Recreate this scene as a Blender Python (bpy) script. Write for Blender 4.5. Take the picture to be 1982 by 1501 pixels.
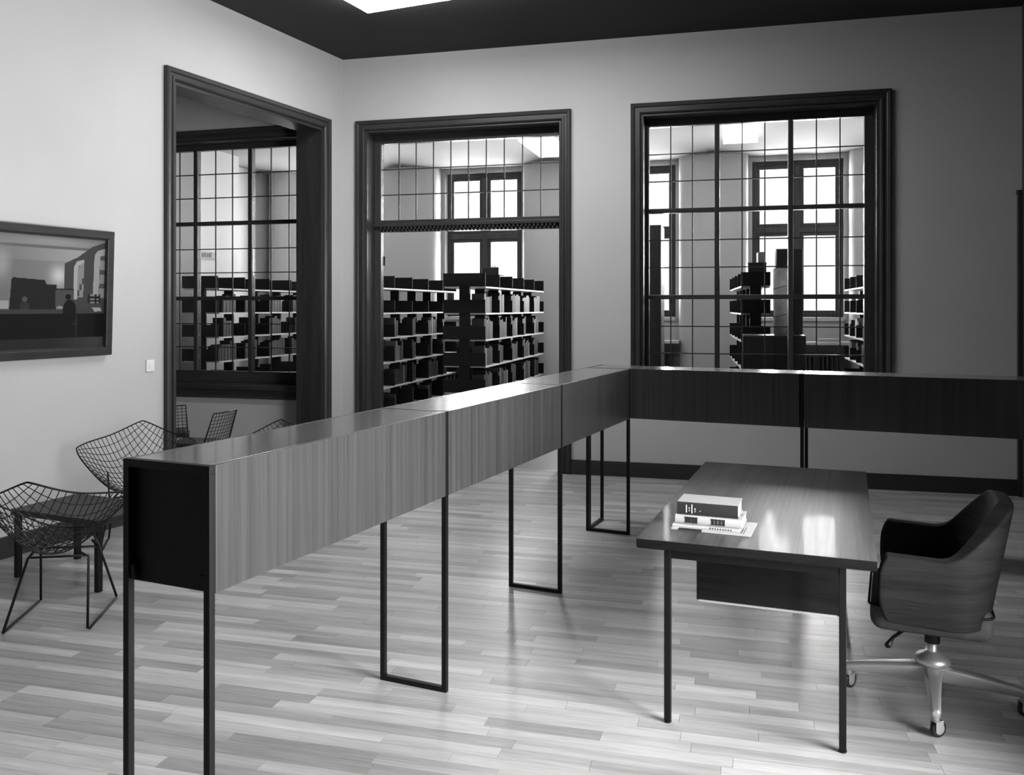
import bpy, bmesh, math, random
from mathutils import Vector, Matrix

for o in list(bpy.data.objects):
    bpy.data.objects.remove(o, do_unlink=True)
SC = bpy.context.scene
COL = SC.collection
random.seed(7)

# ------------------------------------------------------------------ camera, world, light, exposure
F, CX, HOR, EYE = 1675.0, 991.0, 595.0, 1.65      # focal length and horizon in pixels of the 1982x1501 frame
cam = bpy.data.cameras.new('camera')
cam.sensor_fit = 'HORIZONTAL'
cam.sensor_width = 36.0
cam.lens = 36.0 * F / 1982.0
cam.shift_y = -(750.5 - HOR) / 1982.0
cam.clip_end = 200
camo = bpy.data.objects.new('camera', cam)
camo.location = (0, 0, EYE)
camo.rotation_euler = (math.pi / 2, 0, 0)
COL.objects.link(camo)
SC.camera = camo

SC.view_settings.view_transform = 'Standard'
SC.view_settings.look = 'None'
SC.view_settings.exposure = 0.0
SC.view_settings.gamma = 1.0
SC.view_settings.use_curve_mapping = False
SC.cycles.use_denoising = True
SC.cycles.max_bounces = 10
SC.cycles.diffuse_bounces = 1
SC.cycles.transparent_max_bounces = 24
SC.cycles.sample_clamp_indirect = 6.0

world = bpy.data.worlds.new('sky')
SC.world = world
world.use_nodes = True
world.node_tree.nodes['Background'].inputs[0].default_value = (1, 1, 1, 1)
world.node_tree.nodes['Background'].inputs[1].default_value = 1.35

RA = math.radians(-23.8354)     # frame A: x along v (to the right of the counter), y along the left wall and the counter
RB = math.radians(-14.6862)     # frame B: x along the back wall, y into the back room
def fr(a, x, y, z=0.0):
    c, s = math.cos(a), math.sin(a)
    return Vector((c * x - s * y, s * x + c * y, z))

def daylight(name, a, x, y, z, sx, sz, energy, heading):
    l = bpy.data.lights.new(name, 'AREA')
    l.shape = 'RECTANGLE'; l.size = sx; l.size_y = sz; l.energy = energy
    o = bpy.data.objects.new(name, l)
    o.location = fr(a, x, y, z)
    o.rotation_euler = (math.pi / 2, 0, a + heading)
    COL.objects.link(o)
    return o

VR = 1.02                        # right wall of the reading room, where its windows are
WR = [(2.55, 1.5)]   # window centres and widths along that wall
ZR0, ZR1 = 0.30, 2.75
for (uc, w) in WR:
    daylight('daylight_reading_room', RA, VR + 0.58, uc, (ZR0 + ZR1) / 2, w + .2, ZR1 - ZR0 + .2, 165 * (w + .2) * (ZR1 - ZR0 + .2), math.pi / 2)
FARN = 13.60
WF = [-6.50, -4.055, -1.60, 0.85, 3.30]  # window centres of the stack room
for ec in WF:
    daylight('daylight_stack_room', RB, ec, FARN + 0.75, 2.75, 1.9, 2.9, 820, math.pi)

# ------------------------------------------------------------------ helpers
class MB:
    def __init__(self): self.v = []; self.f = []
    def box(self, x0, x1, y0, y1, z0, z1):
        b = len(self.v)
        self.v += [(x, y, z) for z in (z0, z1) for y in (y0, y1) for x in (x0, x1)]
        self.f += [tuple(b + i for i in q) for q in ((0,2,3,1),(4,5,7,6),(0,1,5,4),(2,6,7,3),(0,4,6,2),(1,3,7,5))]
        return self
    def quad(self, *p):
        b = len(self.v); self.v += [tuple(q) for q in p]; self.f.append(tuple(range(b, b + len(p)))); return self
    def tube(self, pts, r, n=8, closed=False, caps=True):
        pts = [Vector(p) for p in pts]
        m = len(pts); b = len(self.v); up = Vector((0, 0, 1)); prev = None
        for i, p in enumerate(pts):
            if closed: t = pts[(i + 1) % m] - pts[i - 1]
            else: t = pts[min(i + 1, m - 1)] - pts[max(i - 1, 0)]
            t.normalize()
            if prev is None:
                a = t.cross(up)
                if a.length < 1e-3: a = t.cross(Vector((1, 0, 0)))
            else:
                a = prev - t * prev.dot(t)
            a.normalize(); prev = a; c = t.cross(a)
            rr = r[i] if isinstance(r, (list, tuple)) else r
            for k in range(n):
                th = 2 * math.pi * k / n
                self.v.append(tuple(p + a * (rr * math.cos(th)) + c * (rr * math.sin(th))))
        for i in range(m if closed else m - 1):
            j = (i + 1) % m
            for k in range(n):
                k2 = (k + 1) % n
                self.f.append((b + i*n + k, b + i*n + k2, b + j*n + k2, b + j*n + k))
        if caps and not closed:
            self.f.append(tuple(b + k for k in reversed(range(n))))
            self.f.append(tuple(b + (m - 1)*n + k for k in range(n)))
        return self
    def lathe(self, prof, cx=0, cy=0, n=24, axis='z', cz=0):
        b = len(self.v)
        for (r, h) in prof:
            for k in range(n):
                th = 2 * math.pi * k / n; c, s = r*math.cos(th), r*math.sin(th)
                if axis == 'z': self.v.append((cx + c, cy + s, cz + h))
                elif axis == 'x': self.v.append((cx + h, cy + c, cz + s))
                else: self.v.append((cx + c, cy + h, cz + s))
        m = len(prof)
        for i in range(m - 1):
            for k in range(n):
                k2 = (k + 1) % n
                self.f.append((b + i*n + k, b + i*n + k2, b + (i+1)*n + k2, b + (i+1)*n + k))
        self.f.append(tuple(b + k for k in reversed(range(n))))
        self.f.append(tuple(b + (m-1)*n + k for k in range(n)))
        return self
    def prism(self, poly, y0, y1):           # polygon in x,z extruded along y
        b = len(self.v); n = len(poly)
        self.v += [(x, y0, z) for x, z in poly] + [(x, y1, z) for x, z in poly]
        self.f.append(tuple(b + i for i in range(n))); self.f.append(tuple(b + n + i for i in reversed(range(n))))
        for i in range(n):
            j = (i + 1) % n
            self.f.append((b + i, b + n + i, b + n + j, b + j))
        return self
    def mesh(self, name, m=None):
        me = bpy.data.meshes.new(name)
        me.from_pydata(self.v, [], self.f)
        bm = bmesh.new(); bm.from_mesh(me); bmesh.ops.recalc_face_normals(bm, faces=bm.faces); bm.to_mesh(me); bm.free()
        if m: me.materials.append(m)
        return me
    def build(self, name, m, parent=None, bevel=0.0, smooth=False, seg=2):
        me = self.mesh(name, m)
        o = bpy.data.objects.new(name, me); COL.objects.link(o)
        if parent: o.parent = parent
        if bevel:
            md = o.modifiers.new('bevel', 'BEVEL'); md.width = bevel; md.segments = seg; md.limit_method = 'ANGLE'
        if smooth:
            for p in me.polygons: p.use_smooth = True
        return o

def tag(o, label=None, cat=None, group=None, kind=None):
    if label: o['label'] = label
    if cat: o['category'] = cat
    if group: o['group'] = group
    if kind: o['kind'] = kind
    return o
def empty(name, a=0.0, x=0, y=0, z=0, rot=0.0):
    o = bpy.data.objects.new(name, None); o.empty_display_size = .1
    o.location = fr(a, x, y, z); o.rotation_euler = (0, 0, a + rot); COL.objects.link(o)
    return o
def thing(name, label, cat, a=0.0, x=0, y=0, z=0, rot=0.0, group=None):
    return tag(empty(name, a, x, y, z, rot), label, cat, group)
def struct(name, mb, m, a, parent=None, bevel=0.0):
    o = mb.build(name, m, parent, bevel)
    if parent is None:
        o.rotation_euler = (0, 0, a); o['kind'] = 'structure'
    return o
def copy_tree(o, parent=None):
    c = o.copy(); COL.objects.link(c)
    c.parent = parent
    for ch in o.children: copy_tree(ch, c)
    return c
def linked(src, name, parent, loc=(0, 0, 0), rot=(0, 0, 0)):
    c = bpy.data.objects.new(name, src); COL.objects.link(c); c.parent = parent; c.location = loc; c.rotation_euler = rot
    return c

# ------------------------------------------------------------------ materials (a monochrome photograph: greys only)
def nodes(name):
    m = bpy.data.materials.new(name); m.use_nodes = True
    return m, m.node_tree, m.node_tree.nodes['Principled BSDF']
def g(v): return (v, v, v, 1)
def plain(name, base, rough=.5, metal=0.0, spec=.5, coat=0.0, bump=0.0, bscale=200, vary=0.0, vscale=3):
    m, nt, b = nodes(name)
    b.inputs['Base Color'].default_value = g(base); b.inputs['Roughness'].default_value = rough
    b.inputs['Metallic'].default_value = metal; b.inputs['Specular IOR Level'].default_value = spec
    b.inputs['Coat Weight'].default_value = coat; b.inputs['Coat Roughness'].default_value = .12
    tc = nt.nodes.new('ShaderNodeTexCoord')
    if vary:
        n = nt.nodes.new('ShaderNodeTexNoise'); n.inputs['Scale'].default_value = vscale; n.inputs['Detail'].default_value = 6
        nt.links.new(tc.outputs['Object'], n.inputs['Vector'])
        r = nt.nodes.new('ShaderNodeMapRange')
        r.inputs['To Min'].default_value = base * (1 - vary); r.inputs['To Max'].default_value = base * (1 + vary)
        r.inputs['From Min'].default_value = .25; r.inputs['From Max'].default_value = .75
        nt.links.new(n.outputs['Fac'], r.inputs['Value']); nt.links.new(r.outputs[0], b.inputs['Base Color'])
    if bump:
        n = nt.nodes.new('ShaderNodeTexNoise'); n.inputs['Scale'].default_value = bscale; n.inputs['Detail'].default_value = 3
        nt.links.new(tc.outputs['Object'], n.inputs['Vector'])
        bp = nt.nodes.new('ShaderNodeBump'); bp.inputs['Strength'].default_value = bump; bp.inputs['Distance'].default_value = .002
        nt.links.new(n.outputs['Fac'], bp.inputs['Height']); nt.links.new(bp.outputs[0], b.inputs['Normal'])
    return m
def wood(name, lo, hi, scale, rough=.4, coat=.0, coatr=.12, rnd=True, attr=None, tone=(.85, 1.15), spec=.5, fine=.5):
    """grain stretched along the axis with the small scale; tone shifts per piece"""
    m, nt, b = nodes(name)
    b.inputs['Roughness'].default_value = rough; b.inputs['Coat Weight'].default_value = coat
    b.inputs['Coat Roughness'].default_value = coatr; b.inputs['Specular IOR Level'].default_value = spec
    L = nt.links.new; N = nt.nodes.new
    tc = N('ShaderNodeTexCoord'); mp = N('ShaderNodeMapping'); mp.inputs['Scale'].default_value = scale
    oi = N('ShaderNodeObjectInfo'); mul = N('ShaderNodeMath'); mul.operation = 'MULTIPLY'; mul.inputs[1].default_value = 37.0
    cmb = N('ShaderNodeCombineXYZ'); add = N('ShaderNodeVectorMath'); add.operation = 'ADD'
    L(oi.outputs['Random'], mul.inputs[0]); L(mul.outputs[0], cmb.inputs[0]); L(mul.outputs[0], cmb.inputs[1]); L(mul.outputs[0], cmb.inputs[2])
    L(tc.outputs['Object'], mp.inputs['Vector']); L(mp.outputs[0], add.inputs[0])
    if rnd: L(cmb.outputs[0], add.inputs[1])
    n1 = N('ShaderNodeTexNoise'); n1.inputs['Scale'].default_value = .35; n1.inputs['Detail'].default_value = 3; n1.inputs['Distortion'].default_value = .25
    n2 = N('ShaderNodeTexNoise'); n2.inputs['Scale'].default_value = 2.2; n2.inputs['Detail'].default_value = 5; n2.inputs['Roughness'].default_value = .65
    L(add.outputs[0], n1.inputs['Vector']); L(add.outputs[0], n2.inputs['Vector'])
    mx = N('ShaderNodeMix'); mx.data_type = 'FLOAT'; mx.inputs['Factor'].default_value = fine
    L(n1.outputs['Fac'], mx.inputs['A']); L(n2.outputs['Fac'], mx.inputs['B'])
    r = N('ShaderNodeMapRange'); r.inputs['From Min'].default_value = .32; r.inputs['From Max'].default_value = .68
    r.inputs['To Min'].default_value = lo; r.inputs['To Max'].default_value = hi
    L(mx.outputs['Result'], r.inputs['Value'])
    t = N('ShaderNodeMapRange'); t.inputs['To Min'].default_value = tone[0]; t.inputs['To Max'].default_value = tone[1]
    if attr:
        at = N('ShaderNodeAttribute'); at.attribute_name = attr; L(at.outputs['Fac'], t.inputs['Value'])
    else: L(oi.outputs['Random'], t.inputs['Value'])
    m2 = N('ShaderNodeMath'); m2.operation = 'MULTIPLY'; L(r.outputs[0], m2.inputs[0]); L(t.outputs[0], m2.inputs[1])
    L(m2.outputs[0], b.inputs['Base Color'])
    bp = N('ShaderNodeBump'); bp.inputs['Strength'].default_value = .12; bp.inputs['Distance'].default_value = .001
    L(n2.outputs['Fac'], bp.inputs['Height']); L(bp.outputs[0], b.inputs['Normal'])
    return m
def glass(name):
    m = bpy.data.materials.new(name); m.use_nodes = True; nt = m.node_tree; nt.nodes.clear()
    out = nt.nodes.new('ShaderNodeOutputMaterial'); t = nt.nodes.new('ShaderNodeBsdfTransparent'); t.inputs[0].default_value = g(.95)
    gl = nt.nodes.new('ShaderNodeBsdfGlossy'); gl.inputs['Roughness'].default_value = .03
    lw = nt.nodes.new('ShaderNodeFresnel'); lw.inputs['IOR'].default_value = 1.3
    mx = nt.nodes.new('ShaderNodeMixShader')
    nt.links.new(lw.outputs[0], mx.inputs[0]); nt.links.new(t.outputs[0], mx.inputs[1]); nt.links.new(gl.outputs[0], mx.inputs[2])
    nt.links.new(mx.outputs[0], out.inputs[0])
    return m
def emit(name, s):
    m, nt, b = nodes(name)
    b.inputs['Base Color'].default_value = g(.8); b.inputs['Emission Color'].default_value = (1, 1, 1, 1); b.inputs['Emission Strength'].default_value = s
    return m

M_WALL = plain('wall_paint', .54, .8, spec=.2, bump=.25, bscale=160, vary=.03, vscale=1.5)
M_CEIL2 = plain('stack_room_ceiling', .36, .85, spec=.15)
M_WALL2 = plain('stack_room_paint', .74, .8, spec=.2, bump=.1, bscale=120)
M_DARKWALL = wood('dark_unseen_wall', .02, .05, (10, 10, 1.5), .5)  # dark finish added on the unseen right and rear walls to cut bounced light
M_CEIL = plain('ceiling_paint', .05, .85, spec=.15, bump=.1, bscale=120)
M_OAK = wood('dark_oak', .022, .055, (26, 26, 2.0), .42, coat=.06, coatr=.2, spec=.3)
M_OAKH = wood('dark_oak_level', .022, .055, (2.0, 26, 26), .42, coat=.06, coatr=.2, spec=.3)
M_OAKB = wood('baseboard_oak', .016, .04, (2.0, 26, 26), .45)
M_VEN = wood('teak_veneer', .020, .070, (0.1, 95, .5), .38, coat=.2, coatr=.18, tone=(.92, 1.08), fine=.62)
M_VENX = wood('teak_veneer_cross', .16, .30, (55, .1, .7), .3, coat=.4, coatr=.14, tone=(.92, 1.08))
M_VENT = wood('teak_top', .07, .15, (40, .8, 1), .26, coat=.4, coatr=.08, tone=(.95, 1.05))
M_VENTX = wood('teak_top_cross', .15, .29, (.8, 40, 1), .22, coat=.55, coatr=.07, tone=(.95, 1.05))
M_DESK = wood('desk_teak', .03, .11, (34, .55, 1), .36, coat=.045, coatr=.06, tone=(1, 1), spec=.12)
M_DESKE = wood('desk_edge', .004, .012, (3, 3, 30), .45, tone=(1, 1), spec=.1)
M_BLACKWOOD = plain('black_panel', .005, .6, spec=.3, vary=.4, vscale=14)
M_STEEL = plain('black_steel', .004, .45, spec=.25)
M_WIRE = plain('black_wire', .004, .5, spec=.25)
M_DARKTOP = plain('dark_table_top', .012, .5, spec=.4)
M_GLASS = glass('window_glass')
M_LEAD = plain('lead_came', .03, .5, .3)
M_CHROME = plain('satin_aluminium', .62, .42, metal=.75)
M_TYRE = plain('rubber_tyre', .012, .5)
M_FABRIC = wood('chair_fabric', .004, .020, (3.0, 3.0, 60), .8, tone=(1, 1), spec=.15, rnd=False)
M_FABRICT = plain('chair_fabric_plain', .05, .85, spec=.15, bump=.4, bscale=500, vary=.15, vscale=30)
M_PAPER = plain('paper', .52, .7, spec=.2)
M_PAGES = wood('page_edges', .34, .46, (1, 1, 220), .8, tone=(1, 1))
M_INK = plain('printing_ink', .012, .6)
M_BOOKD = plain('dark_cloth', .016, .55, bump=.3, bscale=700)
M_BOOKL = plain('light_cloth', .42, .6, bump=.2, bscale=700)
M_GOLD = plain('bright_lettering', .5, .5)
M_PLATE = plain('shelf_plate_metal', .006, .6, spec=.2)
M_BOARD = plain('shelf_board', .62, .5)
M_POST = plain('shelf_post_metal', .005, .6, spec=.2)
M_FWIN = wood('pale_window_wood', .035, .08, (14, 14, 2), .5)
M_RAD = plain('radiator_paint', .035, .35)
M_SILL = plain('window_ledge', .75, .5)
M_LAMP = emit('lamp_diffuser', 28.0)
M_LAMP2 = emit('lamp_diffuser_stack_room', 5.0)
M_HOUSE = plain('lamp_housing', .6, .4)
M_SWITCH = plain('white_plastic', .85, .35)
M_SIGN = plain('sign_grey', .22, .6)
M_FLOORBASE = plain('floor_base', .06, .8)
M_PLANK = wood('beech_strip', .29, .56, (2.2, 42, 42), .36, tone=(.62, 1.12), coat=.12, coatr=.25)
M_PLANKF = wood('beech_strip_field', .29, .56, (2.2, 42, 42), .36, tone=(.62, 1.12), attr='tone', rnd=False, coat=.12, coatr=.25)
M_FLOOR2 = plain('stack_room_linoleum', .12, .5)
M_TWEED = [plain('book_cloth_%d' % i, t, .6) for i, t in enumerate((.004, .007, .010, .014, .006, .03, .14, .45))]

# ------------------------------------------------------------------ room shell
ZC = 4.28; NB = 8.44; NG = 8.66; NB2 = 8.80; VL = -5.358; VL2 = -5.608
UREAR = -3.4; ZC2 = 3.93; SR = 4.6; SL = -7.33

# windows and openings in the back wall: inner edges of the casings (e0, e1, z0, z1)
W1 = (-6.70, -4.555, .78, 3.512); D2 = (-3.813, -1.704, 0.0, 3.512); W3 = (-0.917, 1.233, .78, 3.525); D3 = (2.45, 2.48, 0.0, 2.57)
mb = MB()
cuts = [W1, D2, W3]
x = -9.2
for (a0, a1, z0, z1) in cuts:
    mb.box(x, a0, NB, NB2, 0, ZC); mb.box(a0, a1, NB, NB2, z1, ZC)
    if z0 > 0: mb.box(a0, a1, NB, NB2, 0, z0)
    x = a1
mb.box(x, SR + .2, NB, NB2, 0, ZC)
struct('wall_back', mb, M_WALL, RB)

OP = (5.317, 7.331, 0.0, 3.492)
mb = MB()
mb.box(VL2, VL, UREAR, OP[0], 0, ZC); mb.box(VL2, VL, OP[0], OP[1], OP[3], ZC); mb.box(VL2, VL, OP[1], 7.70, 0, ZC)
struct('wall_left', mb, M_WALL, RA)
mb = MB(); u = UREAR
for (uc, w) in WR:
    mb.box(VR, VR + .52, u, uc - w/2, 0, ZC); mb.box(VR, VR + .52, uc - w/2, uc + w/2, 0, ZR0); mb.box(VR, VR + .52, uc - w/2, uc + w/2, ZR1, ZC); u = uc + w/2
mb.box(VR, VR + .52, u, 8.9, 0, ZC)
struct('wall_right', mb, M_DARKWALL, RA)
struct('wall_rear', MB().box(VL2, VR + .4, UREAR - .3, UREAR, 0, ZC), M_DARKWALL, RA)
struct('wall_passage', MB().box(-9.0, -8.8, 1.5, 9.2, 0, ZC), M_WALL, RA)
struct('wall_passage_end', MB().box(-8.9, VL2, 1.3, 1.5, 0, ZC), M_WALL, RA)
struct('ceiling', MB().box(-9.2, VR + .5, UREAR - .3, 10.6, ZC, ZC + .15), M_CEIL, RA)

# stack room behind the back wall
mb = MB(); x = SL - .7
wr = [(c - .6535, c + .6535) for c in WF]
for (a0, a1) in wr:
    mb.box(x, a0, FARN, FARN + .45, 0, ZC2); mb.box(a0, a1, FARN, FARN + .45, 0, 1.50); mb.box(a0, a1, FARN, FARN + .45, 3.865, ZC2); x = a1
mb.box(x, SR + .2, FARN, FARN + .45, 0, ZC2)
struct('wall_far', mb, M_WALL2, RB)
struct('wall_stack_side', MB().box(SL - .6, SL, NB2, 11.64, 0, ZC2).box(SL - .9, SL - .52, 11.64, FARN + .2, 0, ZC2), M_WALL2, RB)
struct('wall_stack_end', MB().box(SR, SR + .2, NB2, FARN + .2, 0, ZC2), M_WALL2, RB)
struct('wall_stack_inner', MB().box(SL, W1[0] - .12, NB2, NB2 + .01, 0, ZC2).box(W1[1] + .12, D2[0] - .12, NB2, NB2 + .01, 0, ZC2)
       .box(D2[1] + .12, W3[0] - .12, NB2, NB2 + .01, 0, ZC2).box(W3[1] + .12, SR, NB2, NB2 + .01, 0, ZC2), M_WALL2, RB)
struct('ceiling_stack_room', MB().box(SL - .9, SR + .2, NB2, FARN + .45, ZC2, ZC2 + .12), M_CEIL2, RB)
struct('floor_stack_room', MB().box(SL - .9, SR + .2, NB2 - .2, FARN + .2, -.06, 0.0), M_FLOOR2, RB)
# rounded piers between the far windows
piers = [(SL - .52, wr[0][0] - .06)] + [(wr[i][1] + .06, wr[i + 1][0] - .06) for i in range(len(wr) - 1)] + [(wr[-1][1] + .06, SR)]
for i, (p0, p1) in enumerate(piers):
    mb = MB(); n = 18; w2 = (p1 - p0) / 2; c = (p0 + p1) / 2; poly = []
    for k in range(n + 1):
        th = math.pi * k / n
        poly.append((c - w2 * math.cos(th), FARN - .12 - .30 * math.sin(th) ** .8))
    poly = [(p0, FARN)] + poly + [(p1, FARN)]
    b = len(poly)
    mb.v = [(x, y, 0) for x, y in poly] + [(x, y, ZC2) for x, y in poly]
    mb.f = [(k, (k + 1) % b, b + (k + 1) % b, b + k) for k in range(b)]
    o = struct('trim_%d' % (i + 1), mb, M_WALL2, RB)
    tag(o, None, None, None, 'structure')
    for p in o.data.polygons: p.use_smooth = True
    o.modifiers.new('edge', 'EDGE_SPLIT').split_angle = math.radians(40)

# ------------------------------------------------------------------ floor of narrow strips, parallel to the back wall
floor = empty('floor'); floor['kind'] = 'structure'; floor.rotation_euler = (0, 0, RB)
MB().box(-12, 7, -6, NB2, -.08, -.020).build('subfloor', M_FLOORBASE, floor)
PW = .074; LENS = (.34, .46, .60, .76, .92)
rows = []
y = -4.5
while y < NB2:
    x = -10 + random.uniform(0, .6)
    while x < 5:
        L = random.choice(LENS); rows.append((x, y, L)); x += L
    y += PW
def scr(x, y):
    p = fr(RB, x, y)
    if p.y < .5: return None
    return CX + F * p.x / p.y, HOR + F * EYE / p.y, p.y
cand = []
for i, (x, y, L) in enumerate(rows):
    s0 = scr(x + L/2, y + PW/2)
    if s0 and -40 < s0[0] < 2020 and s0[1] < 1520: cand.append((L / s0[2] ** 3, i))
cand.sort(reverse=True)
big = set(i for _, i in cand[:300])
pm = {L: MB().box(0, L - .0012, 0, PW - .0010, -.020, 0).mesh('plank', M_PLANK) for L in LENS}
mb = MB(); tones = []
for i, (x, y, L) in enumerate(rows):
    if i in big:
        linked(pm[L], 'plank', floor, (x, y, random.uniform(-.0004, .0)))
    else:
        mb.box(x, x + L - .0012, y, y + PW - .0010, -.020, random.uniform(-.0004, .0)); t = random.random(); tones += [t] * 6
o = mb.build('plank_field', M_PLANKF, floor); o['kind'] = 'stuff'
at = o.data.attributes.new('tone', 'FLOAT', 'FACE'); at.data.foreach_set('value', tones)

# ------------------------------------------------------------------ casings, jambs and leaded windows
PROF = [(0, 0), (0, .022), (.012, .034), (.030, .034), (.034, .024), (.056, .024), (.060, .036), (.066, .040), (.088, .046), (.098, .038), (.100, 0)]
def casing(parent, x0, x1, z0, z1, y, d=-1, mside=None, mhead=None):
    """three mitred lengths of moulding round an opening in the plane y; d = side it stands proud to"""
    def strip(pa, pb):
        m = MB()
        for k, (w, dd) in enumerate(PROF):
            m.v.append(pa(w, dd)); m.v.append(pb(w, dd))
        for k in range(len(PROF) - 1):
            m.f.append((2*k, 2*k + 1, 2*k + 3, 2*k + 2))
        m.f.append(tuple(range(0, 2*len(PROF), 2))); m.f.append(tuple(range(1, 2*len(PROF), 2)))
        return m
    strip(lambda w, q: (x0 - w, y + d*q, z0), lambda w, q: (x0 - w, y + d*q, z1 + w)).build('casing_side', mside or M_OAK, parent)
    strip(lambda w, q: (x1 + w, y + d*q, z0), lambda w, q: (x1 + w, y + d*q, z1 + w)).build('casing_side', mside or M_OAK, parent)
    strip(lambda w, q: (x0 - w, y + d*q, z1 + w), lambda w, q: (x1 + w, y + d*q, z1 + w)).build('casing_head', mhead or M_OAKH, parent)
def lining(parent, x0, x1, z0, z1, y0, y1, t=.03, sill=False):
    MB().box(x0, x0 + t, y0, y1, z0, z1).build('jamb', M_OAK, parent)
    MB().box(x1 - t, x1, y0, y1, z0, z1).build('jamb', M_OAK, parent)
    MB().box(x0 + t, x1 - t, y0, y1, z1 - t, z1).build('head_jamb', M_OAKH, parent)
    if sill: MB().box(x0 + t, x1 - t, y0, y1, z0, z0 + t).build('bottom_jamb', M_OAKH, parent)

def panes(parent, gx0, gx1, gz0, gz1, ncol, nrow, vis=None, lead=.0055):
    """glass set in lead: a pane object for each light, cames joined in one grid"""
    w = (gx1 - gx0) / ncol; h = (gz1 - gz0) / nrow
    src = MB().box(-w/2 + .003, w/2 - .003, -.002, .002, -h/2 + .003, h/2 - .003).mesh('pane', M_GLASS)
    for i in range(ncol):
        for j in range(nrow):
            linked(src, 'pane', parent, (gx0 + (i + .5)*w, NG, gz0 + (j + .5)*h), (random.uniform(-.006, .006), 0, random.uniform(-.006, .006)))
    m = MB()
    for i in range(1, ncol): m.box(gx0 + i*w - lead, gx0 + i*w + lead, NG - .006, NG + .006, gz0, gz1)
    for j in range(1, nrow): m.box(gx0, gx1, NG - .0065, NG + .0065, gz0 + j*h - lead, gz0 + j*h + lead)
    m.build('lead_came', M_LEAD, parent)

def leaded_window(name, W, gx, mull, gz=(.93, 3.43), bars=(1.750, 2.600)):
    r = empty(name, RB); r['kind'] = 'structure'
    x0, x1, z0, z1 = W
    casing(r, x0, x1, z0 - .1, z1, NB); lining(r, x0, x1, z0, z1, NB - .002, NB2 + .01, .022, True)
    casing(r, x0, x1, z0, z1, NB2, 1)
    MB().box(x0 - .13, x1 + .13, NB - .075, NB + .02, z0 - .035, z0 + .015).build('window_sill', M_OAKH, r, .008)
    MB().box(x0 - .10, x1 + .10, NB - .035, NB, z0 - .13, z0 - .035).build('apron', M_OAKH, r, .004)
    y0, y1 = NG - .035, NG + .035; t = .022
    MB().box(x0 + t, gx[0], y0, y1, z0 + t, z1 - t).build('stile', M_OAK, r, .004)
    MB().box(gx[1], x1 - t, y0, y1, z0 + t, z1 - t).build('stile', M_OAK, r, .004)
    MB().box(gx[0], gx[1], y0, y1, gz[1], z1 - t).build('top_rail', M_OAKH, r, .004)
    MB().box(gx[0], gx[1], y0, y1, z0 + t, gz[0]).build('bottom_rail', M_OAKH, r, .004)
    for x in mull: MB().box(x - .024, x + .024, y0 - .004, y1 + .004, gz[0], gz[1]).build('mullion', M_OAK, r, .006)
    xs = [gx[0]] + list(mull) + [gx[1]]; zs = [gz[0]] + list(bars) + [gz[1]]
    for z in bars: MB().box(gx[0], gx[1], y0, y1, z - .022, z + .022).build('glazing_bar', M_OAKH, r, .006)
    for i in range(3):
        for j in range(3):
            a = xs[i] + (.024 if i else 0); b = xs[i+1] - (.024 if i < 2 else 0)
            c = zs[j] + (.022 if j else 0); d = zs[j+1] - (.022 if j < 2 else 0)
            panes(r, a, b, c, d, 3, 3)
    return r
leaded_window('window_1', W1, (-6.62, -4.60), (-5.99, -5.293))
leaded_window('window_3', W3, (-.860, 1.131), (-.2045, .477))

# doorway with a leaded transom light in the back wall
r = empty('door_2', RB); r['kind'] = 'structure'
x0, x1, z0, z1 = D2
casing(r, x0, x1, 0, z1, NB); lining(r, x0, x1, 0, z1, NB - .002, NB2 + .01, .022); casing(r, x0, x1, 0, z1, NB2, 1)
gx = (-3.713, -1.768); y0, y1 = NG - .04, NG + .04
MB().box(x0 + .022, gx[0], y0, y1, 0, z1 - .022).build('post', M_OAK, r, .006)
MB().box(gx[1], x1 - .022, y0, y1, 0, z1 - .022).build('post', M_OAK, r, .006)
MB().box(gx[0], gx[1], y0, y1, 3.40, z1 - .022).build('top_rail', M_OAKH, r, .004)
MB().box(gx[0], gx[1], y0, y1, 2.515, 2.58).build('transom_bar', M_OAKH, r, .004)
MB().box(x0 + .022, x1 - .022, NG - .085, NG - .04, 2.505, 2.545).build('transom_moulding', M_OAKH, r, .008)
MB().box(gx[0], gx[1], y0 + .02, y1, 2.455, 2.515).build('dentil_backing', M_OAKB, r)
m = MB(); k = 0; x = gx[0] + .005
while x < gx[1] - .02:
    m.box(x, x + .021, NG - .075, NG - .02, 2.482, 2.505); m.box(x + .0215, x + .0425, NG - .062, NG - .02, 2.457, 2.480); x += .043
m.build('dentil_strip', M_OAKH, r, 0)
panes(r, gx[0], gx[1], 2.58, 3.40, 10, 3)
for z in (.35, 1.25, 2.15):
    MB().lathe([(.009, -.05), (.009, .05)], gx[0] + .006, NG + .046, 10, cz=z).build('hinge', M_STEEL, r)

# wide cased opening in the left wall (drawn in frame A turned so x runs along the wall)
r = empty('door_1', RA, VL, 0, 0, math.pi / 2); r['kind'] = 'structure'      # local x = along wall, local y = -v (into the wall)
casing(r, OP[0], OP[1], 0, OP[3], 0, -1)
lining(r, OP[0], OP[1], 0, OP[3], -.002, .25, .03)
MB().box(OP[1] - .03, OP[1], .25, .315, 0, OP[3]).build('door_stop', M_OAK, r, .004)
casing(r, OP[0], OP[1], 0, OP[3], .25, 1)
# dark corner strip where the back wall meets the window wall
struct('trim_9', MB().box(2.353, 2.392, NB - .05, NB, 0, 2.63).box(2.345, 2.392, NB - .058, NB, 2.63, 2.67), M_OAK, RB)

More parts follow.
